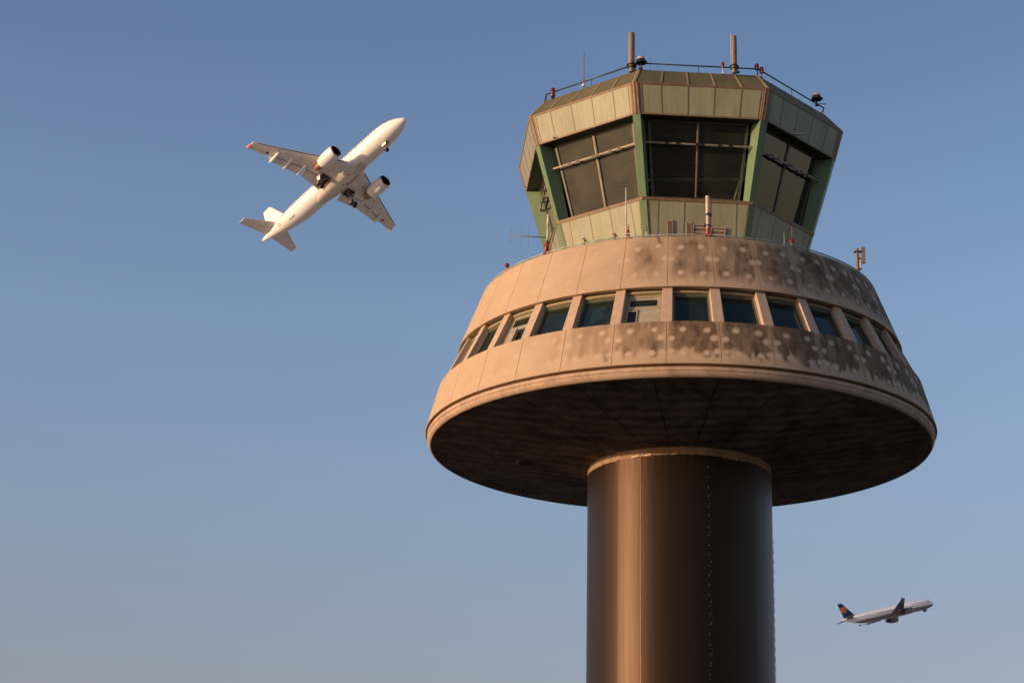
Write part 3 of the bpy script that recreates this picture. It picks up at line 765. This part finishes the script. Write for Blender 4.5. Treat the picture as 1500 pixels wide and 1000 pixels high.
def airliner(name, loc, rot, plug_f, plug_a, label, nose_stretch, fus, wingm, finm, gear, text=None):
    root = empty(name, (0, 0, 0), label, 'aeroplane')
    def X(x):
        if x < 12: return 12-(12-x)*nose_stretch
        if x < 24.5: return x + plug_f
        return x + plug_f + plug_a
    XF = lambda x: X(x) if x >= 12 else X(x)
    # fuselage ---------------------------------------------------------
    secs = [(0, -.50, .04, .04), (.06, -.49, .20, .19), (.2, -.47, .38, .36), (.45, -.44, .60, .56), (.8, -.40, .82, .78), (1.3, -.33, 1.08, 1.05), (2.0, -.24, 1.36, 1.34), (2.8, -.14, 1.60, 1.62),
            (3.8, -.06, 1.80, 1.84), (5.0, -.01, 1.92, 1.97), (6.3, 0, 1.975, 2.03), (12, 0, 1.975, 2.03), (24.4, 0, 1.975, 2.03), (24.6, 0, 1.975, 2.03), (26.5, .04, 1.93, 1.98), (28.5, .17, 1.78, 1.83),
            (30.5, .36, 1.52, 1.60), (32.5, .58, 1.18, 1.28), (34.5, .80, .80, .90), (36, .96, .50, .58), (37, 1.05, .30, .36), (37.5, 1.09, .17, .20)]
    def fsec(xa):
        for i in range(len(secs)-1):
            if secs[i][0] <= xa <= secs[i+1][0]:
                t = (xa-secs[i][0])/(secs[i+1][0]-secs[i][0]); return [secs[i][j]*(1-t)+secs[i+1][j]*t for j in (1, 2, 3)]
    dense = []
    for i in range(len(secs)-1):
        st = 6 if secs[i+1][0]-secs[i][0] > 3 else 1
        for j in range(st): dense.append(secs[i][0] + (secs[i+1][0]-secs[i][0])*j/st)
    dense.append(37.5)
    def surf(xa, ang, off=0):     # ang from top, + towards right wing
        zc, ry, rz = fsec(xa); return Vector((-X(xa), -(ry+off)*sin(R_(ang)), zc + (rz+off)*cos(R_(ang))))
    m = MB(); m.loft([[surf(x, 360*k/40) for k in range(40)] for x in dense])
    F = m.build('fuselage', fus, root)
    m = MB(); m.lathe([(.15, -.14), (.10, .02)], 12, (-X(37.5)-.08, 0, 1.09), axis='x'); m.build('exhaust', M['pdark'], F)
    # cockpit windows
    m = MB()
    for sgn in (1, -1):
        for (x0, x1, a0, a1, b0, b1) in ((1.75, 2.35, 6, 34, 6, 30), (2.0, 2.75, 38, 58, 34, 54), (2.8, 3.5, 54, 68, 44, 60)):
            g_ = [surf(x0, sgn*a0, .02), surf(x0+.12, sgn*a1, .02), surf(x1, sgn*b1, .02), surf(x1, sgn*b0, .02)]
            h_ = [surf(x0, sgn*a0, -.05), surf(x0+.12, sgn*a1, -.05), surf(x1, sgn*b1, -.05), surf(x1, sgn*b0, -.05)]
            m.hexa(g_+h_)
    m.build('cockpit_window', M['pdark'], F)
    # cabin windows on the side that shows
    w0 = None; x = 6.2
    while x < 30.8:
        if not (10.2 < x < 10.6 or 20.5 < x < 20.8):
            zc, ry, rz = fsec(x); ang = 78 if x < 26 else 78 + (x-26)*.4
            c = surf(x, ang, .006)
            if w0 is None:
                wm = MB(); nn = 10
                wm.loft([[(.13*cos(2*pi*i/nn), dy, .19*sin(2*pi*i/nn)) for i in range(nn)] for dy in (-.012, .03)], smooth=False)
                w0 = wm.build('cabin_window', M['cabinwin'], F)
                w = w0
            else:
                w = w0.copy(); col.objects.link(w); w.parent = F
            w.location = c; w.rotation_euler = (R_(-(90-ang)), 0, 0)
        x += .54 if plug_f == 0 else .53
    # doors outline on visible side
    M['doorline'] = M.get('doorline') or mat('door_outline_grey', (.32, .30, .30), .5, noise_scale=3, var=.1)
    for xd in (4.6, 31.3):
        m = MB()
        for (xa, xb, a0, a1) in ((xd, xd+.05, 66, 108), (xd+.8, xd+.85, 66, 108), (xd, xd+.85, 66, 67.3), (xd, xd+.85, 106.7, 108)):
            n_ = 6
            for i in range(n_):
                p0 = a0+(a1-a0)*i/n_; p1 = a0+(a1-a0)*(i+1)/n_
                m.hexa([surf(xa, p0, .008), surf(xb, p0, .008), surf(xb, p1, .008), surf(xa, p1, .008), surf(xa, p0, -.01), surf(xb, p0, -.01), surf(xb, p1, -.01), surf(xa, p1, -.01)])
        m.build('door', M['doorline'], F)
    # belly fairing
    m = MB(); rg = []
    for x, w_, d_ in ((9.4, .9, -1.85), (10.4, 1.55, -2.02), (11.6, 1.95, -2.2), (13, 2.15, -2.34), (16, 2.2, -2.40), (19, 2.15, -2.38), (20.6, 1.85, -2.22), (22, 1.2, -2.05), (23, .6, -1.9)):
        ring = []
        for i in range(13):
            t = -1 + 2*i/12; zz = d_ + (abs(t)**3.2)*(abs(d_)-.75)
            ring.append(Vector((-(X(x)), t*w_, zz)))
        ring += [Vector((-X(x), w_*.8, -.5)), Vector((-X(x), -w_*.8, -.5))]
        rg.append(ring)
    m.loft(rg); m.build('belly_fairing', M['pbelly'] if gear else fus, F)
    # wings ------------------------------------------------------------
    LE = lambda y: 12.2 + plug_f + (y-2)*.5206
    def TE(y): return (19.1 + plug_f) if y < 6.4 else (19.1 + plug_f + (y-6.4)*(2.4/10.2))
    ZW = lambda y: -1.15 + (y-1.5)*.125 + max(0, (y-8))**2*.002
    TH = lambda y: .15 - .035*min(1, y/9)
    for sg in (-1, 1):
        def sec(y, f0=0., f1=1.):
            le = LE(y); ch = TE(y)-le; return airfoil(le, ch, TH(y), sg*y, ZW(y), .02, f0, f1)
        m = MB()
        m.loft([sec(y, 0, .78) for y in (1.2, 3, 5, 6.4, 9, 12.7)])
        m.loft([sec(y) for y in (12.7, 14.5, 16.2, 16.6)])
        W = m.build('wing', wingm, root)
        m = MB()
        for (y0, y1) in ((2.1, 6.3), (6.5, 12.6)):
            rg = []
            for i in range(5):
                y = y0+(y1-y0)*i/4; le = LE(y); ch = TE(y)-le
                rg.append(airfoil(le+ch*.80, ch*.26+.25, .12, sg*y, ZW(y)-.12*ch*.3, .40 if gear else .12, n=7))
            m.loft(rg)
        m.build('flap', wingm, W)
        if gear:
            m = MB(); m.tube([Vector((-(LE(y)+(TE(y)-LE(y))*.785), sg*y, ZW(y)-.055*(TE(y)-LE(y))*.5-.02)) for y in (2.3, 4.4, 6.3, 9.5, 12.6)], [.08, .08, .075, .06, .05], 6); m.build('flap_slot', M['slat'], W)
        # slat line and tip fence
        m = MB(); m.tube([Vector((-(LE(y)+.10), sg*y, ZW(y)-.05)) for y in (2.4, 5, 8, 12, 16)], [.12, .11, .09, .07, .05], 6); m.build('slat_gap', M['slat'], W)
        m = MB(); ys = 16.6*sg
        pts = [(-(LE(16.6)+.8), ys, ZW(16.6)), (-(TE(16.6)-.5), ys, ZW(16.6)+.35), (-(TE(16.6)+.25), ys, ZW(16.6)+.40), (-(TE(16.6)+.05), ys, ZW(16.6)), (-(TE(16.6)+.20), ys, ZW(16.6)-.30), (-(TE(16.6)-.4), ys, ZW(16.6)-.30)]
        m.loft([[Vector(p) for p in pts], [Vector((p[0], p[1]+.06*sg, p[2])) for p in pts]], smooth=False)
        m.build('wing_tip_fence', M['orange'] if gear else wingm, W)
        if gear:
            m = MB(); m.box((-(TE(13.4)-.75), sg*13.4, ZW(13.4)-.10), (.22, .28, .05)); m.build('wing_marking', M['slat'], W)
            for yy in (4.2, 8.4, 11.0):
                m = MB(); m.box((-(LE(yy)+.30*(TE(yy)-LE(yy))), sg*yy, ZW(yy)-.066*(TE(yy)-LE(yy))-.01), (.10, .12, .02)); m.build('access_panel', M['louvre'], W)
        for y in (6.9, 9.5, 12.1):
            m = MB(); te = TE(y); zz = ZW(y)
            n_ = 8; rg = []
            for i in range(n_+1):
                t = i/n_; rr_ = .25*math.sin(pi*min(.98, max(.02, t)))**.6; xx = te-1.9+2.7*t
                rg.append([Vector((-xx, sg*y + rr_*cos(2*pi*j/8), zz-.28-.22*t*(1 if gear else .5) + rr_*1.25*sin(2*pi*j/8))) for j in range(8)])
            m.loft(rg); m.build('flap_fairing', M['pwhite'] if gear else wingm, W)
        # engine
        ex, ey, ez = 10.9 + plug_f, 5.75*sg, -2.02
        eng = MB()
        eng.lathe([(1.13, -.02), (1.21, -.25), (1.29, -.9), (1.30, -1.9), (1.20, -3.1), (1.0, -3.85), (.95, -3.85), (1.05, -3.0)], 32, (-ex, ey, ez), axis='x', caps=False)
        E_ = eng.build('engine', M['pwhite'] if gear else M['pgrey'], root)
        m = MB(); m.lathe([(1.04, -.6), (1.04, -.12), (1.06, 0.02), (1.10, .04), (1.14, -.02), (1.18, -.14)], 32, (-ex, ey, ez), axis='x', caps=False); m.build('intake_lip', M['lip'], E_)
        m = MB(); m.lathe([(1.03, -.5), (1.03, -.9), (.25, -.85), (0, -.45)], 24, (-ex, ey, ez), axis='x', caps=False); m.lathe([(1.035, -.10), (1.035, -.55)], 24, (-ex, ey, ez), axis='x', caps=False); m.build('fan', M['pdark'], E_)
        m = MB(); m.lathe([(.95, -3.7), (.74, -3.72), (.68, -4.5), (.56, -5.1), (.38, -4.95), (.24, -5.5), (0, -5.7)], 24, (-ex, ey, ez), axis='x', caps=False); m.build('nozzle', M['phot'] if gear else M['pdark'], E_)
        m = MB(); zt = ZW(5.75)-.2
        pr = [(-ex-.9, ez+1.15), (-ex-2.6, zt+.15), (-ex-6.0, zt-.05), (-ex-5.2, ez+.75), (-ex-3.3, ez+.62)]
        m.loft([[Vector((a, ey-.17, b)) for a, b in pr], [Vector((a, ey+.17, b)) for a, b in pr]], smooth=False); m.build('pylon', M['phot'] if gear else M['pgrey'], E_)
        # tailplane
        m = MB(); tl = plug_f+plug_a
        rg = [airfoil(31.7+tl+(y)*.58, (4.0-y*.42), .10, sg*y, .95+y*.06, 0) for y in (.3, 2.5, 5, 6.1)]
        m.loft(rg); m.build('tailplane', wingm, root)
    # fin
    m = MB(); rg = []
    for z_, le, te in ((1.3, 29.6, 36.0), (2.1, 30.4, 36.0), (2.6, 31.0, 36.05), (5, 32.75, 36.3), (7.6, 34.6, 36.65), (7.75, 34.85, 36.65)):
        rg.append(airfoil(le+tl, te-le, .10, 0, z_, vert=True))
    m.loft(rg); fin = m.build('tail_fin', finm, root)
    if text:
        # round emblem on the fin and the name above the windows
        for sgn in (-1, 1):
            m = MB(); cz, cx = 4.95, -(34.75+tl)
            m.loft([[Vector((cx + 1.28*cos(2*pi*i/28), sgn*d, cz + 1.28*sin(2*pi*i/28))) for i in range(28)] for d in (.10, .245)], smooth=False)
            em = m.build('emblem', M['logo'], fin)
            m = MB()
            for (x0, z0, x1, z1, r_) in ((-.75, -.35, .05, .0, .10), (.05, 0, .8, .55, .08), (.0, .0, -.35, .65, .09), (-.1, 0, .35, -.7, .08)):
                m.tube([Vector((cx+x0, sgn*.25, cz+z0)), Vector((cx+x1, sgn*.25, cz+z1))], r_, 6)
            m.build('bird', M['logod'], em)
        cu = bpy.data.curves.new('lettering', 'FONT'); cu.body = text; cu.size = 1.25; cu.extrude = 0; cu.space_character = 1.05
        to = bpy.data.objects.new('tmp', cu); col.objects.link(to)
        dg = bpy.context.evaluated_depsgraph_get(); tm = bpy.data.meshes.new_from_object(to.evaluated_get(dg)); 
        bm = bmesh.new(); bm.from_mesh(tm); bmesh.ops.subdivide_edges(bm, edges=bm.edges, cuts=1)
        wd = max(v.co.x for v in bm.verts)
        for v in bm.verts:
            xa = 11.6 - 6.4*(v.co.x/wd)            # reads left to right on the starboard side: tail -> nose
            v.co = surf(xa, 62 - v.co.y*24, .012)
        bm.to_mesh(tm); bm.free(); tm.materials.append(M['text'])
        lo = bpy.data.objects.new('lettering', tm); col.objects.link(lo); lo.parent = F; bpy.data.objects.remove(to)
    # gear ---------------------------------------------------------------
    def wheel(par, x, y, z, r, w_):
        m = MB(); m.lathe([(r*.55, -w_/2), (r*.9, -w_/2), (r, -w_*.3), (r, w_*.3), (r*.9, w_/2), (r*.55, w_/2)], 24, (0, 0, 0), axis='z')
        for i, v in enumerate(m.v): m.v[i] = (x+v[0], y+v[2], z+v[1])
        wo = m.build('wheel', M['tyre'], par)
        m = MB(); m.lathe([(r*.5, -w_*.52), (r*.5, w_*.52)], 16)
        for i, v in enumerate(m.v): m.v[i] = (x+v[0], y+v[2], z+v[1])
        m.build('hub', M['louvre'], wo)
    if gear:
        for sg in (-1, 1):
            x0 = -17.6; y0 = 3.8*sg
            m = MB(); m.tube([(x0+.1, y0, -.9), (x0, y0, -3.45)], [.17, .11], 10); m.tube([(x0, y0-.62, -3.5), (x0, y0+.62, -3.5)], .09, 8)
            m.tube([(x0+.05, y0, -2.5), (x0+.15, y0-1.7*sg, -1.2)], .07, 8); m.tube([(x0, y0, -2.2), (x0+1.0, y0, -1.1)], .06, 6); m.tube([(x0-.05, y0, -3.3), (x0-.3, y0, -2.8), (x0-.1, y0, -2.3)], .05, 6)
            G = m.build('main_landing_gear', M['gear'], root)
            wheel(G, x0, y0-.47, -3.5, .58, .42); wheel(G, x0, y0+.47, -3.5, .58, .42)
            m = MB(); m.box((x0+.05, y0+.28*sg, -2.0), (.38, .03, .75)); m.build('gear_door', M['pwhite'], G)
            m = MB(); m.box((x0+.1, 2.75*sg, -1.50), (.85, .95, .05)); m.build('wheel_well', M['pdark'], G)  # dark slab imitates the shade of the open bay
            m = MB(); m.box((x0+.1, 1.85*sg, -1.62), (.75, .06, .16)); m.tube([(x0-.6, 2.0*sg, -1.6), (x0-.6, 3.5*sg, -1.58)], .05, 6); m.tube([(x0+.7, 2.0*sg, -1.6), (x0+.3, 3.6*sg, -1.6)], .05, 6); m.build('well_strut', M['gear'], G)
        xn = -X(5.05)
        m = MB(); m.tube([(xn+.1, 0, -1.8), (xn, 0, -3.5)], [.11, .08], 8); m.tube([(xn, 0, -2.6), (xn+.8, 0, -1.9)], .05, 6); m.tube([(xn, -.3, -3.5), (xn, .3, -3.5)], .06, 6)
        G = m.build('nose_landing_gear', M['gear'], root)
        wheel(G, xn, -.25, -3.5, .39, .22); wheel(G, xn, .25, -3.5, .39, .22)
        m = MB(); m.box((xn-.1, -.36, -2.3), (.5, .02, .3)); m.box((xn-.1, .36, -2.3), (.5, .02, .3)); m.build('gear_door', M['pwhite'], G)
        m = MB(); m.box((xn, 0, -2.05), (.7, .26, .03)); m.build('wheel_well', M['pdark'], G)  # dark plate in place of the shaded nose bay
        m = MB(); m.lathe([(.0, -.06), (.08, -.03), (.09, .02)], 10, (xn+.12, 0, -2.55), axis='x'); m.build('taxi_lamp', M['lip'], G)
        # round emblem low on the rear fuselage
        m = MB(); rg = []
        for rr_ in (.20, .34):
            rg.append([surf(31.6+rr_*cos(2*pi*i/20), 124+rr_*sin(2*pi*i/20)*36, .012) for i in range(20)])
        m.loft(rg, caps=False, smooth=False); m.build('round_mark', M['orange'], F)
        m = MB()
        for i in range(5):
            x_ = 27.4+i*.32; m.hexa([surf(x_, 138, .012), surf(x_+.2, 138, .012), surf(x_+.2, 146, .012), surf(x_, 146, .012), surf(x_, 138, -.02), surf(x_+.2, 138, -.02), surf(x_+.2, 146, -.02), surf(x_, 146, -.02)])
        m.build('registration_mark', M['pdark'], F)
        m = MB()
        for x_, y_ in ((13.6, -.6), (15.3, .55), (15.9, .2), (17.2, .9)): m.box((-x_, y_, -2.40), (.16, .10, .03))
        m.box((-14.2, .9, -2.36), (1.6, .04, .03)); m.build('belly_vent', M['louvre'], F)
        # beacon
    else:
        xn = -X(5.0)
        m = MB(); m.box((xn, -.38, -2.3), (.75, .03, .32)); m.box((xn, .38, -2.3), (.75, .03, .32)); m.tube([(xn, 0, -1.9), (xn-.2, 0, -2.7)], .12, 8); G = m.build('nose_landing_gear', M['pgrey'], root)
        wheel(G, xn-.2, -.2, -2.6, .36, .2); wheel(G, xn-.2, .2, -2.6, .36, .2)
    root.matrix_world = Matrix.Translation(loc) @ rot.to_4x4()
    return root

R1 = Matrix([[0.72861, 0.66128, -0.17845], [-0.56158, 0.72591, 0.39709], [0.39212, -0.18911, 0.90026]])
airliner('white_airliner', (-47.467, 345.484-75.148, 154.80+1.7), R1, 0, 0,
         'white twin-engine airliner seen from below with landing gear down and red wing tips', 1.085, M['pwhite'], M['pwing'], M['pwhite'], True)
R2 = Matrix([[0.85042109, -0.42271436, -0.31320368], [0.44676946, 0.8946313, 0.00564705], [0.27781473, -0.14473221, 0.94966919]])
airliner('distant_airliner', (101.113, 877.526-75.148, 179.557+1.7), R2, 4.27, 2.67,
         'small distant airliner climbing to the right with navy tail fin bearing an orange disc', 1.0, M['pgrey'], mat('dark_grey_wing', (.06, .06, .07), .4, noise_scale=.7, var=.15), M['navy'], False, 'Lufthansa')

# ------------------------------------------------------------------ light
SUN_AZ, SUN_EL = -65.0, 8.3       # azimuth measured like pol(): 0 towards the camera, negative = left
sd = pol(SUN_AZ, cos(R_(SUN_EL)), sin(R_(SUN_EL)))
sl = bpy.data.lights.new('sun', 'SUN'); sl.energy = 3.3; sl.angle = R_(.53); sl.color = (1.0, .66, .38)
so = bpy.data.objects.new('sun', sl); col.objects.link(so); so.rotation_euler = sd.to_track_quat('Z', 'Y').to_euler(); so.location = sd*200
wd = bpy.data.worlds.new('World'); C.world = wd; wd.use_nodes = True
nt = wd.node_tree; bg = nt.nodes['Background']
sk = nt.nodes.new('ShaderNodeTexSky'); sk.sky_type = 'NISHITA'; sk.sun_disc = False
sk.sun_elevation = R_(SUN_EL); sk.sun_rotation = math.atan2(sd.x, sd.y)
sk.air_density = 1.0; sk.dust_density = 1.5; sk.ozone_density = 2.0; sk.altitude = 0
# the air near the horizon is duskier than the model's clean air: tint by elevation, unseen zenith dimmed to cut fill light
tcw = nt.nodes.new('ShaderNodeTexCoord'); sxz = nt.nodes.new('ShaderNodeSeparateXYZ'); nt.links.new(tcw.outputs['Generated'], sxz.inputs[0])
rp = nt.nodes.new('ShaderNodeValToRGB'); nt.links.new(sxz.outputs['Z'], rp.inputs['Fac'])
e_ = rp.color_ramp.elements; e_[0].position = .0; e_[0].color = (.95, .70, .64, 1); e_[1].position = 1.0; e_[1].color = (.62, .62, .74, 1)
for pp, cc in ((.46, (1.02, .95, 1.07, 1)), (.165, (1.19, .87, .89, 1)), (.24, (1.27, 1.04, 1.07, 1)), (.32, (1.31, 1.16, 1.21, 1))):
    x_ = e_.new(pp); x_.color = cc
mxw = nt.nodes.new('ShaderNodeMix'); mxw.data_type = 'RGBA'; mxw.blend_type = 'MULTIPLY'; mxw.inputs['Factor'].default_value = 1
nt.links.new(sk.outputs[0], mxw.inputs['A']); nt.links.new(rp.outputs['Color'], mxw.inputs['B'])
mpz = nt.nodes.new('ShaderNodeMapping'); mpz.inputs['Scale'].default_value = (1, 1, 5); nt.links.new(tcw.outputs['Generated'], mpz.inputs['Vector'])
nzw = nt.nodes.new('ShaderNodeTexNoise'); nzw.inputs['Scale'].default_value = 2.2; nzw.inputs['Detail'].default_value = 5; nt.links.new(mpz.outputs[0], nzw.inputs['Vector'])
mrw = nt.nodes.new('ShaderNodeMapRange'); mrw.inputs['From Min'].default_value = .3; mrw.inputs['From Max'].default_value = .7; mrw.inputs['To Min'].default_value = .965; mrw.inputs['To Max'].default_value = 1.035
nt.links.new(nzw.outputs['Fac'], mrw.inputs['Value'])
mxz = nt.nodes.new('ShaderNodeMix'); mxz.data_type = 'RGBA'; mxz.blend_type = 'MULTIPLY'; mxz.inputs['Factor'].default_value = 1
nt.links.new(mxw.outputs['Result'], mxz.inputs['A']); nt.links.new(mrw.outputs[0], mxz.inputs['B'])
nt.links.new(mxz.outputs['Result'], bg.inputs['Color']); bg.inputs['Strength'].default_value = .145

# ------------------------------------------------------------------ camera
cam = bpy.data.cameras.new('camera'); co = bpy.data.objects.new('camera', cam); col.objects.link(co); C.camera = co
rt = Vector((0.99711492, 0.07379192, 0.01779305)); up = Vector((0.00630678, -0.31413404, 0.94935769)); bk = rt.cross(up).normalized()
mw = Matrix((rt, up, bk)).transposed().to_4x4(); mw.translation = (0, -75.148, 1.7); co.matrix_world = mw
cam.sensor_width = 36; cam.lens = 3213.0/1500*36; cam.clip_start = .5; cam.clip_end = 30000
C.view_settings.view_transform = 'Standard'; C.view_settings.look = 'None'; C.view_settings.gamma = 1; C.view_settings.exposure = .32
C.render.resolution_x = 1024; C.render.resolution_y = 682
